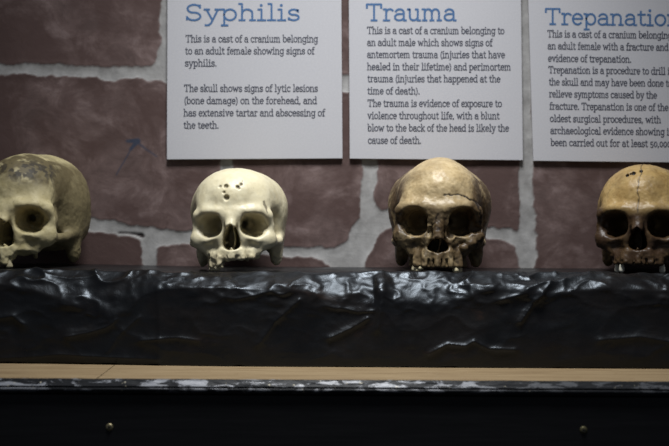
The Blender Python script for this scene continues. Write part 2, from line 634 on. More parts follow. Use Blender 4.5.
    V3 = np.concatenate([np.stack([X2, Y2, Z2], -1)] + ends, 1)
    nv = V3.shape[1]
    fc = grid_faces(nu, nv, True).tolist()
    fc = [f[::-1] for f in fc]
    fc.append(list(range(nv)))
    fc.append([(nu - 1) * nv + j for j in range(nv)][::-1])
    org = Vector((0, 1.6, BENCH_Z))
    V3[..., 1] -= org.y
    V3[..., 2] -= org.z
    o = mesh_obj('display_ledge', V3.reshape(-1, 3), fc, M_BLACK, None, True, org)
    tag(o, 'long black crinkled glossy ledge on the wooden bench, carrying the row of skulls', 'ledge')
    return o, X2[:, :nt + nc], Y2[:, :nt + nc], Z2[:, :nt + nc]


ledge, LXa, LYa, LZa = build_ledge()


def ledge_height(x, y, r=0.02):
    m = (np.abs(LXa - x) < r) & (np.abs(LYa - y) < r)
    return float(LZa[m].max()) if m.any() else float(ledge_top(x))


# ------------------------------------------------------------------ lettering: a slab-serif stroke alphabet
def arc(cx, cy, rx, ry, a0, a1, n=None):
    n = n or max(4, int(abs(a1 - a0) / 24))
    return [(cx + rx * math.cos(math.radians(a0 + (a1 - a0) * i / n)), cy + ry * math.sin(math.radians(a0 + (a1 - a0) * i / n))) for i in range(n + 1)]


def glyph_table():
    L = lambda *p: list(p)
    H = lambda x0, x1, y: [(x0, y), (x1, y)]
    G = {}
    G['a'] = (.68, [arc(.32, .48, .21, .22, 165, 0) + [(.53, 0)], [(.53, .40), (.30, .40)] + arc(.29, .2, .21, .2, 90, 270)[1:] + [(.40, .02), (.53, .13)], H(.53, .66, 0)])
    G['b'] = (.70, [L((.15, 1.05), (.15, 0)), H(.02, .15, 1.05), arc(.37, .35, .24, .35, 0, 360)])
    G['c'] = (.62, [arc(.34, .35, .26, .35, 40, 320), L((.54, .66), (.54, .50))])
    G['d'] = (.72, [arc(.32, .35, .25, .35, 0, 360), L((.56, 1.05), (.56, 0)), H(.42, .56, 1.05), H(.56, .70, 0)])
    G['e'] = (.64, [H(.09, .57, .37), arc(.33, .35, .25, .35, 5, 318)])
    G['f'] = (.46, [[(.2, 0), (.2, .80)] + arc(.38, .82, .18, .22, 180, 55), H(.04, .42, .68), H(.05, .40, 0)])
    G['g'] = (.70, [arc(.32, .37, .24, .33, 0, 360), [(.56, .70), (.56, -.08)] + arc(.33, -.10, .23, .22, 0, -150), H(.56, .68, .70)])
    G['h'] = (.74, [L((.16, 1.05), (.16, 0)), H(.03, .16, 1.05), [(.16, .40)] + arc(.37, .46, .20, .24, 170, 0) + [(.57, 0)], H(.04, .28, 0), H(.46, .70, 0)])
    G['i'] = (.40, [L((.20, .69), (.20, 0)), H(.06, .20, .69), H(.04, .37, 0), ('dot', .19, .96)])
    G['j'] = (.38, [[(.22, .69), (.22, -.10)] + arc(.08, -.12, .14, .2, 0, -110), H(.08, .22, .69), ('dot', .21, .96)])
    G['k'] = (.70, [L((.16, 1.05), (.16, 0)), H(.03, .16, 1.05), L((.54, .69), (.18, .30)), L((.28, .40), (.58, 0)), H(.42, .64, .69), H(.04, .28, 0), H(.48, .68, 0)])
    G['l'] = (.40, [L((.20, 1.05), (.20, 0)), H(.06, .20, 1.05), H(.04, .37, 0)])
    G['m'] = (1.08, [L((.16, .69), (.16, 0)), H(.03, .16, .69), [(.16, .42)] + arc(.34, .46, .18, .24, 170, 0) + [(.52, 0)],
                     [(.52, .42)] + arc(.70, .46, .18, .24, 170, 0) + [(.88, 0)], H(.05, .27, 0), H(.42, .62, 0), H(.78, 1.0, 0)])
    G['n'] = (.74, [L((.16, .69), (.16, 0)), H(.03, .16, .69), [(.16, .40)] + arc(.37, .46, .20, .24, 170, 0) + [(.57, 0)], H(.04, .28, 0), H(.46, .70, 0)])
    G['o'] = (.68, [arc(.34, .35, .26, .35, 0, 360)])
    G['p'] = (.70, [L((.15, .69), (.15, -.33)), H(.02, .15, .69), arc(.38, .35, .24, .35, 0, 360), H(.03, .30, -.33)])
    G['q'] = (.70, [arc(.32, .35, .24, .35, 0, 360), L((.56, .69), (.56, -.33)), H(.42, .68, -.33)])
    G['r'] = (.54, [L((.18, .69), (.18, 0)), H(.04, .18, .69), [(.18, .38)] + arc(.37, .46, .19, .24, 170, 35), H(.04, .36, 0)])
    G['s'] = (.58, [arc(.29, .52, .19, .17, 35, 250) + arc(.29, .18, .20, .18, 70, -155), L((.46, .68), (.46, .54)), L((.09, .02), (.09, .17))])
    G['t'] = (.48, [[(.20, .92), (.20, .20)] + arc(.34, .18, .14, .18, 180, 325), H(.04, .43, .69)])
    G['u'] = (.74, [[(.15, .69), (.15, .24)] + arc(.35, .24, .20, .24, 180, 350), L((.55, .69), (.55, 0)), H(.03, .15, .69), H(.43, .55, .69), H(.55, .69, 0)])
    G['v'] = (.68, [L((.12, .69), (.34, 0), (.56, .69)), H(.02, .24, .69), H(.45, .67, .69)])
    G['w'] = (.98, [L((.12, .69), (.30, 0), (.49, .62), (.68, 0), (.86, .69)), H(.02, .24, .69), H(.76, .97, .69)])
    G['x'] = (.68, [L((.12, .69), (.56, 0)), L((.56, .69), (.12, 0)), H(.03, .24, .69), H(.44, .65, .69), H(.02, .24, 0), H(.44, .66, 0)])
    G['y'] = (.68, [L((.12, .69), (.35, .02)), L((.58, .69), (.30, -.20), (.20, -.32), (.06, -.32)), H(.02, .24, .69), H(.46, .68, .69)])
    G['z'] = (.60, [L((.10, .52), (.10, .69), (.50, .69), (.08, 0), (.52, 0), (.52, .16))])
    G['T'] = (.86, [L((.43, 1.0), (.43, 0)), L((.07, .76), (.07, 1.0), (.79, 1.0), (.79, .76)), H(.28, .58, 0)])
    G['S'] = (.76, [arc(.38, .74, .26, .26, 30, 250) + arc(.37, .25, .27, .25, 70, -155), L((.62, .99), (.62, .78)), L((.10, .02), (.10, .24))])
    G['0'] = (.64, [arc(.32, .38, .22, .38, 0, 360)])
    G['5'] = (.62, [[(.50, .72), (.16, .72), (.14, .36)] + arc(.30, .14, .21, .24, 125, -150)])
    G['.'] = (.30, [('dot', .14, .05)])
    G[','] = (.30, [('dot', .14, .05), L((.16, .04), (.08, -.16))])
    G['('] = (.38, [arc(.46, .38, .32, .66, 115, 245)])
    G[')'] = (.38, [arc(-.08, .38, .32, .66, 65, -65)])
    G[' '] = (.34, [])
    return G


GLYPH = glyph_table()


def lettering(lines, weight):
    """lines: (text, pixel x of the start, pixel x of the end or None, baseline pixel, cap height in pixels, slope) -> faces in the wall plane"""
    vs, fs = [], []
    for text, x0, x1, yb, cap, slope in lines:
        adv = sum(GLYPH[c][0] for c in text)
        sx = (x1 - x0) / adv if x1 else cap * 0.92
        pen = 0.0
        hw = weight * cap
        for c in text:
            a, strokes = GLYPH[c]

            def tr(p):
                u = (pen + p[0]) * sx
                return (x0 + u, yb - p[1] * cap + slope * u)
            for st in strokes:
                if st[0] == 'dot':
                    cx, cy = tr((st[1], st[2]))
                    b = len(vs)
                    for k in range(8):
                        vs.append((cx + 1.5 * hw * math.cos(k * math.pi / 4), cy + 1.5 * hw * math.sin(k * math.pi / 4)))
                    fs.append([b + k for k in range(8)])
                    continue
                pts = [tr(p) for p in st]
                for (ax, ay), (bx, by) in zip(pts[:-1], pts[1:]):
                    d = math.hypot(bx - ax, by - ay)
                    if d < 1e-6:
                        continue
                    ex, ey = (bx - ax) / d, (by - ay) / d
                    k = 0.45
                    b = len(vs)
                    for (qx, qy, s, e) in ((ax, ay, 1, -1), (ax, ay, -1, -1), (bx, by, -1, 1), (bx, by, 1, 1)):
                        vs.append((qx - ey * hw * s + ex * hw * e * k, qy + ex * hw * s + ey * hw * e * k))
                    fs.append([b, b + 1, b + 2, b + 3])
            pen += a
    return vs, fs


BOARD_T = 0.005
BOARD_F = WALL_Y - 0.0068                                          # front face of the boards


def info_board(corners, title, body, label):
    """corners: pixel corners of the front face, clockwise from the top left"""
    pts = [at(px, py, BOARD_F) for px, py in corners]
    org = (pts[2] + pts[3]) / 2
    root = tag(empty('information_board', org), label, 'sign', 'information boards on the brick wall')
    import bmesh
    bm = bmesh.new()
    fr = [bm.verts.new(p - org) for p in pts]
    bk = [bm.verts.new(p - org + Vector((0, BOARD_T, 0))) for p in pts]
    bm.faces.new(fr); bm.faces.new(bk[::-1])
    for k in range(4):
        bm.faces.new((fr[k], bk[k], bk[(k + 1) % 4], fr[(k + 1) % 4]))
    bmesh.ops.recalc_face_normals(bm, faces=bm.faces)
    bmesh.ops.bevel(bm, geom=bm.edges[:], offset=0.0006, segments=2, affect='EDGES')
    me = bpy.data.meshes.new('board'); bm.to_mesh(me); bm.free()
    me.materials.append(M_BOARD)
    o = bpy.data.objects.new('board', me); C.objects.link(o); o.parent = root
    for nm, lines, wt, mat in (('title_lettering', title, 0.066, M_TITLE), ('body_lettering', body, 0.072, M_INK)):
        vs, fs = lettering(lines, wt)
        vs = [at(x, y, BOARD_F - 0.00022 - 0.000024 * ((k // 4) % 9)) - org for k, (x, y) in enumerate(vs)]
        mesh_obj(nm, vs, fs, mat, root, False)
    return root


cb = 6.6
info_board([(167.5, -48), (341, -48), (342.5, 158.6), (166.8, 159.6)],
           [('Syphilis', 184.5, 301, 20.2, 15.5, 0.0)],
           [(t, a, b, y, cb, 0.0) for t, a, b, y in (
               ('This is a cast of a cranium belonging', 185.5, 318, 42),
               ('to an adult female showing signs of', 185, 314.5, 54),
               ('syphilis.', 184.8, 217, 66.2),
               ('The skull shows signs of lytic lesions', 184, 318, 91.5),
               ('(bone damage) on the forehead, and', 184, 317, 103.7),
               ('has extensive tartar and abscessing of', 183.5, 325, 116),
               ('the teeth.', 183.5, 219, 128.3))],
           'white information board headed Syphilis, above the clean ivory skull')
info_board([(348.6, -48), (520.5, -48), (523, 160.4), (349.8, 158.8)],
           [('Trauma', 365.5, 456.5, 20.4, 16, 0.0)],
           [(t, a, b, y, cb, 0.002) for t, a, b, y in (
               ('This is a cast of a cranium belonging to', 367, 504.5, 33.6),
               ('an adult male which shows signs of', 367, 492.5, 45.6),
               ('antemortem trauma (injuries that have', 367, 505, 57.6),
               ('healed in their lifetime) and perimortem', 367, 511, 69.8),
               ('trauma (injuries that happened at the', 367.3, 500.5, 81.8),
               ('time of death).', 367.3, 420, 94),
               ('The trauma is evidence of exposure to', 367.5, 502, 106.4),
               ('violence throughout life, with a blunt', 367.5, 499.5, 118.7),
               ('blow to the back of the head is likely the', 367.5, 509, 131),
               ('cause of death.', 367.8, 421.5, 143.4))],
           'white information board headed Trauma, above the brown stained skull')
info_board([(527, -44), (706, -44), (712, 163), (533.4, 161)],
           [('Trepanation', 544.5, 681, 24, 15.2, 0.012)],
           [(t, a, b, y, cb, 0.012) for t, a, b, y in (
               ('This is a cast of a cranium belonging', 547.3, 672, 37),
               ('an adult female with a fracture and', 547.5, 668.5, 49),
               ('evidence of trepanation.', 548, 631.5, 61.4),
               ('Trepanation is a procedure to drill into', 548.4, 681, 73),
               ('the skull and may have been done to', 548.8, 672.5, 85),
               ('relieve symptoms caused by the', 549, 657, 97),
               ('fracture. Trepanation is one of the', 549.4, 668.5, 109.2),
               ('oldest surgical procedures, with', 549.8, 661, 121.6),
               ('archaeological evidence showing it', 550.2, 672, 133.6),
               ('been carried out for at least 50,000', 550.6, 671, 145.6))],
           'white information board headed Trepanation, hanging rightmost')


# ------------------------------------------------------------------ skulls
def smin(a, b, k):
    h = np.maximum(k - np.abs(a - b), 0) / k
    return np.minimum(a, b) - h * h * (k * 0.25)


def smax(a, b, k):
    return -smin(-a, -b, k)


def ell(X, Y, Z, c, r):
    x, y, z = X - c[0], Y - c[1], Z - c[2]
    k0 = np.sqrt((x / r[0]) ** 2 + (y / r[1]) ** 2 + (z / r[2]) ** 2) + 1e-6
    k1 = np.sqrt((x / r[0] ** 2) ** 2 + (y / r[1] ** 2) ** 2 + (z / r[2] ** 2) ** 2) + 1e-6
    return k0 * (k0 - 1) / k1


def cap(X, Y, Z, pts, r, r2=None):
    r2 = r if r2 is None else r2
    out = None
    n = len(pts) - 1
    for i, (a, b) in enumerate(zip(pts[:-1], pts[1:])):
        d = [q - p for p, q in zip(a, b)]
        L = sum(q * q for q in d)
        t = np.clip(((X - a[0]) * d[0] + (Y - a[1]) * d[1] + (Z - a[2]) * d[2]) / L, 0, 1)
        ra = r + (r2 - r) * i / n
        rb = r + (r2 - r) * (i + 1) / n
        s = np.sqrt((X - a[0] - t * d[0]) ** 2 + (Y - a[1] - t * d[1]) ** 2 + (Z - a[2] - t * d[2]) ** 2) - (ra + (rb - ra) * t)
        out = s if out is None else np.minimum(out, s)
    return out


def skull_field(X, Y, Z, P):
    """signed distance (mm) of a cranium without its lower jaw; face towards -y, base of the teeth near z = 0"""
    ax = np.abs(X)
    g = P.get
    lx = ax / g('lat', 1.0)
    s = g('front', .76) + (1 - g('front', .76)) * sstep(-88, 14, Y)
    xs = X / s
    vr = g('vault', (68, 88, 60))
    d = ell(xs, Y, Z, (0, 4, 88), vr)
    d = smin(d, ell(X, Y, Z, (0, 34, 92), (vr[0] - .5, 60, vr[2] - 5)), 16)
    d = smin(d, ell(X, Y, Z, (0, -36, 104), (50, 46, g('frontal', 36))), 24)
    if g('boss'):                                                                        # squared parietal bosses and a keel: a five-sided outline
        d = smin(d, ell(ax, Y, Z, (38, 22, 93), (26, 36, 30)), 24)
        d = smin(d, cap(ax, Y, Z, [(0, -46, 114), (0, 0, 129.5), (0, 40, 127)], 12), 44)
    # cranial base, back of the head, mastoids
    d = smin(d, ell(ax, Y, Z, (0, 46, 52), (50, 44, 34)), 16)
    d = smin(d, ell(ax, Y, Z, (0, -16, 42), (30, 34, 20)), 12)
    d = smin(d, ell(lx, Y, Z, (50, 14, 46), (11, 22, 16)), 10)
    d = smin(d, ell(lx, Y, Z, (53.5, 16, 22), (9.5, 13, g('mastoid', 21) - 3)), 9)
    d = smin(d, cap(ax, Y, Z, [(15, -34, 38), (16, -32, 14)], 4, 3), 6)
    d = smin(d, ell(lx, Y, Z, (45, 20, 64), (19, 46, 34)), 18)
    # temples a little hollow behind the orbit
    d = smax(d, -ell(ax, Y, Z, (70, -42, 64), (20, 24, 20)), 14)
    # brow
    br = g('brow', 6.0)
    oz = g('oz', 62.0)
    dz = oz - 62.0
    d = smin(d, cap(ax, Y, Z, [(3, -85, 79 + dz), (20, -86, 82.5 + dz), (38, -78, 82.5 + dz), (49, -67, 76 + dz)], br, br - 1), 13)
    d = smin(d, ell(ax, Y, Z, (0, -78, 76 + dz), (14, 12, 12)), 8)
    d = smin(d, ell(ax, Y, Z, (33, -56, 88 + dz), (16, 19, 17)), 14)
    # outer orbit wall, cheek bone, arch
    d = smin(d, cap(ax, Y, Z, [(49, -66, 77 + dz), (52.5, -62, 62 + dz), (51.5, -62, 48 + dz)], 5.0), 9)
    d = smin(d, ell(ax, Y, Z, (46, -62, 43 + dz), (13, 10, 13)), 7)
    d = smin(d, cap(ax, Y, Z, [(49, -65, 46 + dz), (34, -74, 41.5 + dz), (17, -79, 46 + dz)], 4.8), 6)
    d = smin(d, cap(ax, Y, Z, [(44, -63, 39 + dz), (33, -66, 26)], 6.5), 8)
    d = smin(d, cap(lx, Y, Z, [(50, -60, 42 + dz), (58, -42, 39), (61, -20, 40), (59, 4, 45)], 7.0, 4.5), 9)
    d = smin(d, ell(ax, Y, Z, (39, -47, 61 + dz), (14, 15, 20)), 7)
    # middle of the face
    d = smin(d, ell(ax, Y, Z, (0, -58, 36), (34, 25, 23)), 9)
    d = smin(d, cap(ax, Y, Z, [(9, -84, 74 + dz), (14, -82, 52 + dz), (17, -80, 38)], 6, 7), 7)
    d = smin(d, cap(ax, Y, Z, [(1.5, -87, 76 + dz), (2.5, -93, g('nt', 65) - 2)], 4.5), 6)
    d = smin(d, cap(ax, Y, Z, [(0, -88, 74 + dz), (1.5, -96, g('nt', 65) - 2)], 4), 5)
    d = smin(d, cap(ax, Y, Z, [(3, -84, 26), (3, -84, 22)], 6), 6)
    # tooth-bearing arch, with root swellings
    zl = g('alv', 7.0)
    if g('alv_side') is not None:
        zl = zl + g('alv_side') * sstep(*g('alv_from', (-12, 14)), X)
    th = np.arctan2(X, -(Y + 56))
    jug = g('jug', 0.8) * np.cos(th * 13.0) * sstep(34, 16, Z)
    zt = np.clip((Z - 8) / 26, 0, 1)
    ra = g('arch', 27.0) - 2.0 * zt
    q = np.sqrt(X ** 2 + ((Y + 56) * 0.93) ** 2)
    ring = np.abs(q - ra) - (6.0 + jug)
    ring = smax(ring, np.abs(Z - (zl + 32) / 2) - (32 - zl) / 2, 4)
    ring = smax(ring, Y + 30, 4)
    d = smin(d, ring, 5)
    # hollow above each canine tooth and palate
    d = smax(d, -ell(ax, Y, Z, (29, -90, 35), (8, 12, 8.5)), 9)
    d = smax(d, -ell(X, Y, Z, (0, -50, 4), (18.5, 30, 17)), 5)
    # orbits
    osz = g('osz', (19.5, 17.0))
    dl, dr = g('odroop', 0.17), g('odroop', 0.17)
    t = (Y + 86) / 52.0
    sc = np.clip(1.0 - 0.72 * np.clip(t, 0, 1) ** 1.25, .22, 1)
    cx = g('ox', 33.0) - 15 * np.clip(t, 0, 1.1)
    u = ax - cx
    v = Z - (oz + 2 * np.clip(t, 0, 1))
    cd, sd = math.cos(dl), math.sin(dl)
    u2, v2 = u * cd - v * sd, u * sd + v * cd
    nn = 2.4
    rr = (np.abs(u2 / osz[0]) ** nn + np.abs(v2 / osz[1]) ** nn) ** (1 / nn)
    orb = (rr - sc) * osz[1] * 0.9
    orb = smax(orb, Y + 36, 4)
    d = smax(d, -orb, 2.6)
    d = smax(d, -cap(ax, Y, Z, [(15, -44, oz + 2), (9, -18, oz + 3)], 5), 3)
    d = smax(d, -cap(ax, Y, Z, [(20, -50, oz - 10), (40, -66, oz - 13)], 2.6), 2)
    # nasal opening: pear shape
    nb, nt = g('nb', 29.5), g('nt', 65.0)
    nw = g('nw', 12.3)
    tz = np.clip((Z - nb) / (nt - nb), -.2, 1.2)
    wz = nw * np.clip(1 - ((tz - 0.24) / np.where(tz < .24, .28, .80)) ** 2, 0.0, 1) ** np.where(tz < .24, .5, g('npow', .95))
    wz = np.where(tz > 1, 0, wz)
    nas = np.maximum(ax - wz, np.maximum(nb - 1 - Z, Z - nt)) * 0.8
    nas = smax(nas, Y + 34, 3)
    d = smax(d, -nas, 1.8)
    d = smin(d, cap(X, Y, Z, [(0, -80, nb - 2), (0, -87, nb + 1.8)], 2.4, 1.5), 2)
    # septum and turbinates inside
    sx = 2.0 + 1.2 * np.sin(Z * 0.18)
    sep = np.maximum(np.abs(X - sx) - 1.2, np.maximum(g('septum', -68) - Y, np.maximum(nb - 4 - Z, Z - nt)))
    d = np.minimum(d, sep)
    d = np.minimum(d, np.maximum(ell(ax, Y, Z, (nw - 1.0, -52, nb + 9), (4.0, 10, 3.5)), -64 - Y))
    # sockets of lost teeth
    for a in P.get('sockets', []):
        px_, py_ = (g('arch', 27) + 4.6) * math.sin(a), -56 - (g('arch', 27) + 6.5) * math.cos(a)
        d = smax(d, -cap(X, Y, Z, [(px_, py_, 0), (px_ * .97, py_ + 1.5, g('socket_top', 15))], 2.6, 1.8), 1.5)
    for c, r, k in P.get('add', []):
        d = smin(d, ell(X, Y, Z, c, r), k)
    for c, r, k in P.get('cut', []):
        d = smax(d, -ell(X, Y, Z, c, r), k)
    return d


def surface_nets(D, org, h):
    ins = D < 0
    n = np.array(D.shape)
    cnt = np.zeros(n - 1, dtype=np.int8)
    for i in (0, 1):
        for j in (0, 1):
            for k in (0, 1):
                cnt += ins[i:n[0] - 1 + i, j:n[1] - 1 + j, k:n[2] - 1 + k]
    act = (cnt > 0) & (cnt < 8)
    idx = np.full(n - 1, -1, dtype=np.int64)
    I = np.argwhere(act)
    idx[act] = np.arange(len(I))
    acc = np.zeros((len(I), 3)); num = np.zeros(len(I))
    corners = [(i, j, k) for i in (0, 1) for j in (0, 1) for k in (0, 1)]
    val = {c: D[I[:, 0] + c[0], I[:, 1] + c[1], I[:, 2] + c[2]].astype(np.float64) for c in corners}
    for c in corners:
        for axx in range(3):
            if c[axx]:
                continue
            e = list(c); e[axx] = 1; e = tuple(e)
            a, b = val[c], val[e]
            m = (a < 0) != (b < 0)
            t = np.where(m, a / np.where(m, a - b, 1), 0)
            p = np.repeat(np.array(c, dtype=float)[None], len(I), 0)
            p[:, axx] = t
            acc[m] += p[m]; num[m] += 1
    V = (I + acc / num[:, None]) * h + np.array(org)
    faces = []
    for axx in range(3):
        b, c = (axx + 1) % 3, (axx + 2) % 3
        sl0 = [slice(None)] * 3; sl1 = [slice(None)] * 3
        sl0[axx] = slice(0, -1); sl1[axx] = slice(1, None)
        ch = ins[tuple(sl0)] != ins[tuple(sl1)]
        E = np.argwhere(ch)
        ok = (E[:, b] > 0) & (E[:, c] > 0) & (E[:, b] < n[b] - 1) & (E[:, c] < n[c] - 1)
        E = E[ok]
        def cell(db, dc):
            q = E.copy(); q[:, b] -= db; q[:, c] -= dc
            return idx[q[:, 0], q[:, 1], q[:, 2]]
        quad = np.stack([cell(1, 1), cell(0, 1), cell(0, 0), cell(1, 0)], -1)
        flip = ~ins[E[:, 0], E[:, 1], E[:, 2]]
        quad[flip] = quad[flip][:, ::-1]
        faces.append(quad)
    return V, np.concatenate(faces)


def drop_islands(V, Fc):
    """keep the largest connected shell"""
    lab = np.arange(len(V))
    for _ in range(400):
        m = lab[Fc].min(1)
        new = lab.copy()
        np.minimum.at(new, Fc.ravel(), np.repeat(m, 4))
        new = new[new]
        if (new == lab).all():
            break
        lab = new
    ids, counts = np.unique(lab, return_counts=True)
    keep = lab == ids[counts.argmax()]
    remap = np.cumsum(keep) - 1
    return V[keep], remap[Fc[keep[Fc[:, 0]]]]


HRES = 1.25


def make_cranium(P):
    x = np.arange(-84, 84.1, HRES, dtype=np.float32)[:, None, None]
    y = np.arange(-108, 104.1, HRES, dtype=np.float32)[None, :, None]
    z = np.arange(-6, 160.1, HRES, dtype=np.float32)[None, None, :]
    X, Y, Z = np.broadcast_arrays(x, y, z)
    D = skull_field(X, Y, Z, P)
    for (qx, qz, r, depth) in P.get('pits', []):                     # pits sunk from the front
        yy = np.arange(-108, 40, 0.5)
        f = skull_field(np.full(yy.shape, qx), yy, np.full(yy.shape, qz), {k: v for k, v in P.items() if k != 'pits'})
        hit = np.argmax(f < 0)
        D = smax(D, -ell(X, Y, Z, (qx, yy[hit], qz), (r, depth, r)), 1.0)
    V, Fc = surface_nets(D, (-84, -108, -6), HRES)
    V, Fc = drop_islands(V, Fc)
    return V, Fc


def vert_normals(V, Fc):
    n = np.cross(V[Fc[:, 2]] - V[Fc[:, 0]], V[Fc[:, 3]] - V[Fc[:, 1]])
    N_ = np.zeros_like(V)
    for k in range(4):
        np.add.at(N_, Fc[:, k], n)
    return N_ / (np.linalg.norm(N_, axis=1, keepdims=True) + 1e-9)


def line_mask(x, z, pts, wid, wob, seed):
    wx = x + wob * (fbm(x / 9, z / 9, seed, 3) - .5) * 2
    wz = z + wob * (fbm(x / 9, z / 9, seed + 5, 3) - .5) * 2
    m = np.full(len(x), 1e3)
    for (a0, a1), (b0, b1) in zip(pts[:-1], pts[1:]):
        dx, dz = b0 - a0, b1 - a1
        t = np.clip(((wx - a0) * dx + (wz - a1) * dz) / (dx * dx + dz * dz), 0, 1)
        m = np.minimum(m, np.hypot(wx - a0 - t * dx, wz - a1 - t * dz))
    return 1 - sstep(wid * .4, wid, m)


def tooth_mesh(w, d, h, root, lump, seed):
    """crown downwards, tapering root upwards; origin at the neck"""
    nu, nv = 14, 13
    V = []
    for j in range(nv):
        t = j / (nv - 1)
        z = -h + (h + root) * t
        if z <= 0:
            q = -z / h
            sxy = (0.80 + 0.20 * math.sin(q * math.pi * .8)) * (1 if q < .75 else math.sqrt(max(0.02, 1 - ((q - .75) / .25) ** 2 * .85)))
        else:
            sxy = 0.80 * (1 - 0.6 * z / root)
        for i in range(nu):
            a = 2 * math.pi * i / nu
            c, s = math.cos(a), math.sin(a)
            r = (abs(c) ** 3 + abs(s) ** 3) ** (-1 / 3.)
            V.append((w / 2 * sxy * c * r, d / 2 * sxy * s * r, z))
    V = np.array(V)
    if lump:
        V *= 1 + (lump * (fbm(V[:, 0] / 3 + seed, V[:, 1] / 3, V[:, 2] / 3, 3) - .5))[:, None]
    F_ = []
    for j in range(nv - 1):
        for i in range(nu):
            F_.append((j * nu + i, j * nu + (i + 1) % nu, (j + 1) * nu + (i + 1) % nu, (j + 1) * nu + i))
    F_.append(tuple(range(nu))[::-1])
    F_.append(tuple((nv - 1) * nu + i for i in range(nu)))
    return V, F_


def build_skull(P, label, mat, tooth_mat, stain_fn, crack_fn, group='skulls on the black ledge'):
    V, Fc = make_cranium(P)
    Nn = vert_normals(V, Fc)
    bump = 1.5 * (fbm(V[:, 0] / 17 + P['seed'], V[:, 1] / 17, V[:, 2] / 17, 3) - .5) + P.get('rough', .6) * (fbm(V[:, 0] / 4.5 + P['seed'], V[:, 1] / 4.5, V[:, 2] / 4.5, 3) - .5)
    low = sstep(40, 12, V[:, 2]) * P.get('rag', 2.0)
    bump = bump + low * (fbm(V[:, 0] / 5 + 3 + P['seed'], V[:, 1] / 5, V[:, 2] / 5, 2) - .5)
    crack = crack_fn(V, Nn)
    stain = stain_fn(V, Nn)
    V = V + Nn * (bump - P.get('crack_depth', .7) * crack)[:, None]
    sc = P['scale'] * 0.001
    R = (Matrix.Rotation(math.radians(P['yaw']), 3, 'Z') @ Matrix.Rotation(math.radians(P.get('pitch', 0)), 3, 'X') @ Matrix.Rotation(math.radians(P.get('roll', 0)), 3, 'Y'))
    Rn = np.array(R)
    teeth = []
    for (a, zneck, w, dd, h, lump) in P.get('teeth', []):
        tv, tf = tooth_mesh(w, dd, h, 9.0, lump, a * 5 + P['seed'])
        c, s = math.cos(a), math.sin(a)
        M = np.array([[c, s, 0], [-s, c, 0], [0, 0, 1]])                    # face outwards along the arch
        tv = tv @ M
        tv = tv + np.array([(P.get('arch', 27) + 1) * math.sin(a), -56 - (P.get('arch', 27) + 2) * math.cos(a), zneck])
        teeth.append((tv, tf))
    allv = np.concatenate([V] + [t[0] for t in teeth]) * sc @ Rn.T
    base = (allv[:, 0].mean(), allv[:, 1].mean())
    px, yface = P['px'], P['y']
    x0 = (px - 334.5) / F * yface
    # lowered until the first point touches the ledge
    foot = allv[allv[:, 2] < allv[:, 2].min() + 0.012]
    foot = foot[:: max(1, len(foot) // 2500)]
    z0 = max(ledge_height(x0 + f[0], yface + f[1], 0.005) - f[2] for f in foot) + 0.0004
    root = tag(empty('human_skull', (x0, yface, z0 + allv[:, 2].min())), label, 'skull', group)
    dz = Vector((0, 0, -allv[:, 2].min()))
    cv = V * sc @ Rn.T + np.array(dz)
    o = mesh_obj('cranium', cv, Fc, mat, root)
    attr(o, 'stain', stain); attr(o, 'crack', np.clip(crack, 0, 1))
    for tv, tf in teeth:
        tvw = tv * sc @ Rn.T + np.array(dz)
        c0 = tvw.mean(0)
        t = mesh_obj('tooth', tvw - c0, tf, tooth_mat, root, True, Vector(c0))
        attr(t, 'stain', np.zeros(len(tvw))); attr(t, 'crack', np.zeros(len(tvw)))
    return root


def blob(V, c, r):
    q = ((V[:, 0] - c[0]) / r[0]) ** 2 + ((V[:, 1] - c[1]) / r[1]) ** 2 + ((V[:, 2] - c[2]) / r[2]) ** 2
    return np.exp(-q)


def nz(V, s, seed):
    return fbm(V[:, 0] / s + seed, V[:, 1] / s, V[:, 2] / s, 4)


ZERO = lambda V, n: np.zeros(len(V))

# --- far left: greenish, mottled on the crown
M_B1 = bone_material('greenish_old_bone', (0.44, 0.37, 0.185), (0.62, 0.54, 0.315), (0.120, 0.094, 0.044), (0.035, 0.028, 0.018), 0.45, 1.3, 0.62)
M_T1 = bone_material('greenish_old_teeth', (0.42, 0.36, 0.22), (0.52, 0.46, 0.30), (0.26, 0.2, 0.11), (0.1, 0.07, 0.04), 0.1, 1.3)


def stain1(V, n):
    crown = blob(V, (16, -48, 130), (62, 46, 25)) * sstep(.20, .58, nz(V, 13, 2.0)) * 1.9
    temple = sstep(30, 48, V[:, 0]) * sstep(-66, -40, V[:, 1]) * 0.8
    return np.clip(crown + temple, 0, 1)


def crack1(V, n):
    up = sstep(.50, .58, nz(V, 6.0, 8.0)) * np.minimum(1, 1.6 * blob(V, (18, -62, 126), (42, 34, 13)))
    line = line_mask(V[:, 1], V[:, 2], [(-62, 84), (-52, 100), (-46, 122), (-30, 136)], 1.5, 4, 1.0) * (V[:, 0] > 20) * .35
    return np.clip(up * .9 + line, 0, 1)


build_skull(dict(scale=1.11, px=35, y=1.640, yaw=-10, pitch=1, roll=0, seed=1.0, rough=.8, frontal=38, brow=6.2, osz=(20.5, 18.2), vault=(58, 88, 60), lat=.90, ox=34.5, alv=6, alv_side=17, alv_from=(4, 16), crack_depth=.15,
                 jug=1.4, sockets=[-.1, .25], teeth=[(.2, 8, 7.5, 8, 6, .4), (-.45, 8, 7.5, 8, 6, .3), (-.85, 9, 8, 9, 7, .4)]),
            'greenish yellow skull with a dark mottled crown, at the left end of the ledge', M_B1, M_T1, stain1, crack1)

# --- second: clean ivory with pits on the forehead
M_B2 = bone_material('clean_ivory_bone', (0.61, 0.535, 0.34), (0.71, 0.65, 0.46), (0.40, 0.32, 0.18), (0.06, 0.045, 0.03), 0.08, 4.2, 0.40)
M_T2 = bone_material('tartar_crusted_teeth', (0.56, 0.49, 0.30), (0.70, 0.64, 0.46), (0.36, 0.27, 0.13), (0.10, 0.07, 0.04), 0.3, 2.0)


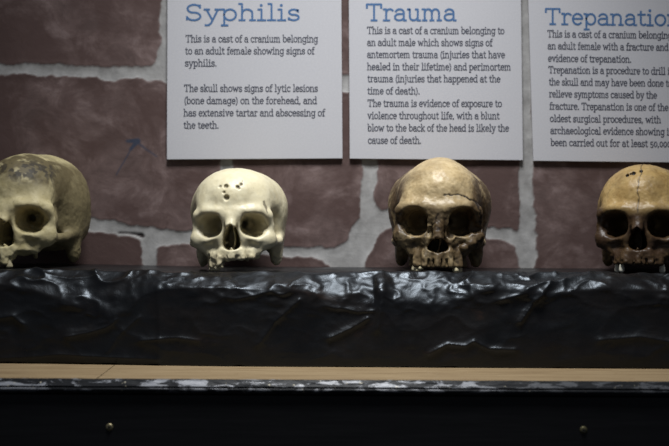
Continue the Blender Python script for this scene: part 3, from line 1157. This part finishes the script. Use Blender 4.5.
def stain2(V, n):
    return np.clip(sstep(34, 14, V[:, 2]) * sstep(-40, -60, V[:, 1]) * .45 + blob(V, (56, -50, 44), (10, 16, 10)) * .4, 0, 1)


def crack2(V, n):
    pits = np.zeros(len(V))
    front = V[:, 1] < -40
    for (x, z, r, _) in PITS2:
        pits = np.maximum(pits, (1 - sstep(r * .55, r * 1.05, np.hypot(V[:, 0] - x, V[:, 2] - z))) * front)
    br = line_mask(V[:, 0], V[:, 2], [(9, 116), (14, 119), (17, 125)], 1.6, 3, 2.0) * front * .5
    s = line_mask(V[:, 0], V[:, 2], [(44, 96), (46, 88), (49, 80)], 1.8, 3, 4.0) * front * .7
    return np.clip(pits * .55 + br + s, 0, 1)


PITS2 = [(-7, 117, 3.4, 3.6), (-6, 101, 4.2, 3.4), (-15.5, 117, 2.2, 2.0), (-9.5, 108.5, 2.2, 1.8), (9, 116, 2.6, 2.2), (13.5, 120, 1.8, 1.6), (11, 114, 1.6, 1.5)]
build_skull(dict(scale=1.01, px=239, y=1.615, yaw=-1.5, pitch=0, roll=-1.0, seed=2.0, rough=.3, frontal=35, brow=4.4, osz=(20.5, 17.0), front=.82, vault=(68, 88, 54.5), arch=29.5, nw=11.8, alv=4.0, alv_side=12, alv_from=(-21, -8), rag=3.0, jug=2.2, mastoid=22,
                 pits=PITS2, sockets=[-.50, -.14, .2, .55], socket_top=21,
                 add=[((-21, -80, 20), (7, 5, 6), 4), ((14, -83, 20), (4, 4, 5), 3), ((-5, -86, 20), (4, 4, 5), 3)],
                 teeth=[(-.74, 6, 7.5, 8, 5, .7), (-.98, 6, 8, 9, 6, .7), (-1.27, 6, 9, 9.5, 6, .6), (-.50, 8, 6.5, 7, 4, .7)]),
            'clean ivory skull with small pits on its forehead, below the Syphilis board', M_B2, M_T2, stain2, crack2)

# --- third: brown stained with broken cheek
M_B3 = bone_material('brown_stained_bone', (0.37, 0.265, 0.128), (0.56, 0.44, 0.25), (0.085, 0.054, 0.025), (0.016, 0.010, 0.006), 0.55, 7.7, 0.45)
M_T3 = bone_material('yellowed_teeth', (0.60, 0.52, 0.32), (0.70, 0.63, 0.43), (0.3, 0.2, 0.09), (0.1, 0.06, 0.03), 0.2, 2.0)


def stain3(V, n):
    face = sstep(-30, -62, V[:, 1]) * sstep(98, 76, V[:, 2]) * .38
    nose = blob(V, (4, -88, 56), (13, 20, 17)) * .9
    cheek = blob(V, (44, -66, 66), (18, 22, 24)) * .8
    cheek = cheek + .8 * blob(V, (54, -40, 88), (16, 45, 28)) + .5 * blob(V, (-56, -44, 72), (14, 45, 26))
    jaw = sstep(50, 36, V[:, 2]) * sstep(-40, -60, V[:, 1]) * .30
    side = sstep(36, 52, np.abs(V[:, 0])) * sstep(.36, .56, nz(V, 22, 3.0)) * .9
    return np.clip(face * (0.4 + sstep(.35, .6, nz(V, 15, 6.0))) + nose + cheek + side + jaw, 0, 1)


def crack3(V, n):
    front = V[:, 1] < -20
    a = line_mask(V[:, 0], V[:, 2], [(6, 99), (20, 101), (36, 97), (48, 94)], 1.5, 3, 2.0) * front
    b = line_mask(V[:, 0], V[:, 2], [(48, 94), (54, 80), (53, 64)], 1.6, 4, 7.0) * front * .9
    c = line_mask(V[:, 0], V[:, 2], [(0, 76), (-4, 66), (-9, 58)], 1.3, 2, 4.0) * front * .8
    d = sstep(.56, .66, nz(V, 7, 4.0)) * blob(V, (2, -88, 56), (14, 14, 14))
    e = sstep(.55, .66, nz(V, 6, 9.0)) * blob(V, (46, -66, 56), (16, 20, 24))
    f = sstep(.57, .66, nz(V, 8, 14.0)) * sstep(-50, -62, V[:, 1]) * sstep(88, 74, V[:, 2]) * .6
    return np.clip(a + b + c + d + e + f, 0, 1)


build_skull(dict(scale=1.085, px=438.5, y=1.622, yaw=-6, pitch=-1, roll=0.5, seed=3.0, rough=1.3, frontal=34, boss=1, brow=7.0, oz=65.0, osz=(19.6, 20.0), ox=33.6, odroop=.06, nb=27.0, nt=44.5, nw=13.5, septum=-80, npow=.7, arch=29.5,
                 vault=(63.5, 88, 56.5), lat=.95, alv=6.5, jug=2.8, rag=1.2, mastoid=19, sockets=[-.62, -.36, -.12, .12, .36, .60], socket_top=17,
                 add=[((41, -72, 39), (9, 6, 6), 3), ((33, -75, 33), (6, 5, 5), 2)],
                 cut=[((48, -68, 58), (9, 8, 6), 3), ((27, -82, 43), (6, 6, 5), 2), ((17, -86, 54), (6, 9, 9), 4), ((-12, -90, 52), (4, 6, 6), 3)],
                 teeth=[(-1.0, 7.5, 8.5, 9, 7, .3), (-1.3, 8, 9, 9, 7, .3), (.84, 7.5, 7.5, 8, 6.5, .3), (1.08, 7.5, 9, 9, 6.5, .3), (-.78, 8, 6, 7, 4.5, .3)]),
            'brown stained skull with a broken cheekbone and cracked forehead, below the Trauma board', M_B3, M_T3, stain3, crack3)

# --- far right: dark brown with bored holes
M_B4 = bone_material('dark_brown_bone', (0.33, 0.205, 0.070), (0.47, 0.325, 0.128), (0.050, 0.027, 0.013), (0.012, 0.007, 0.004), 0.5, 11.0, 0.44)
M_T4 = bone_material('white_teeth', (0.68, 0.65, 0.52), (0.76, 0.73, 0.62), (0.5, 0.42, 0.25), (0.2, 0.13, 0.06), 0.0, 2.0)


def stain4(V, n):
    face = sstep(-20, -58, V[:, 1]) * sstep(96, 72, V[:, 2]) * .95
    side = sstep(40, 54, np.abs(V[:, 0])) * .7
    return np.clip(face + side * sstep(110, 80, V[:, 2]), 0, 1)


def crack4(V, n):
    front = V[:, 1] < 0
    a = line_mask(V[:, 0], V[:, 2], [(0, 82), (1, 100), (-1, 118), (2, 134), (0, 150)], 1.2, 2, 2.0) * front * .75
    h = np.zeros(len(V))
    for (x, z, r, _) in PITS4:
        h = np.maximum(h, (1 - sstep(r * .7, r * 1.1, np.hypot(V[:, 0] - x, V[:, 2] - z))) * (V[:, 1] < -20))
    return np.clip(a + h, 0, 1)


PITS4 = [(-16, 131, 2.6, 4), (-8, 134, 3.0, 4), (-11.5, 133, 1.6, 3), (1.5, 137, 2.4, 3)]
build_skull(dict(scale=1.06, px=644, y=1.632, lat=.94, yaw=-21, pitch=-1, roll=0, seed=4.0, mastoid=19, rough=1.1, frontal=37, brow=6.2, oz=64.0, osz=(20.5, 18.6), vault=(63, 88, 60), arch=30, alv=11, jug=1.6, rag=3.5, nb=31, nt=61, nw=11.5,
                 pits=PITS4, sockets=[-.1, .12, .36, .6], socket_top=18,
                 teeth=[(-1.15, 10, 6.5, 7, 10, .1), (-.75, 10, 6.5, 7, 9.5, .1), (1.3, 10, 7.5, 8, 10, .1)]),
            'dark brown skull with bored holes in its crown, below the Trepanation board', M_B4, M_T4, stain4, crack4)
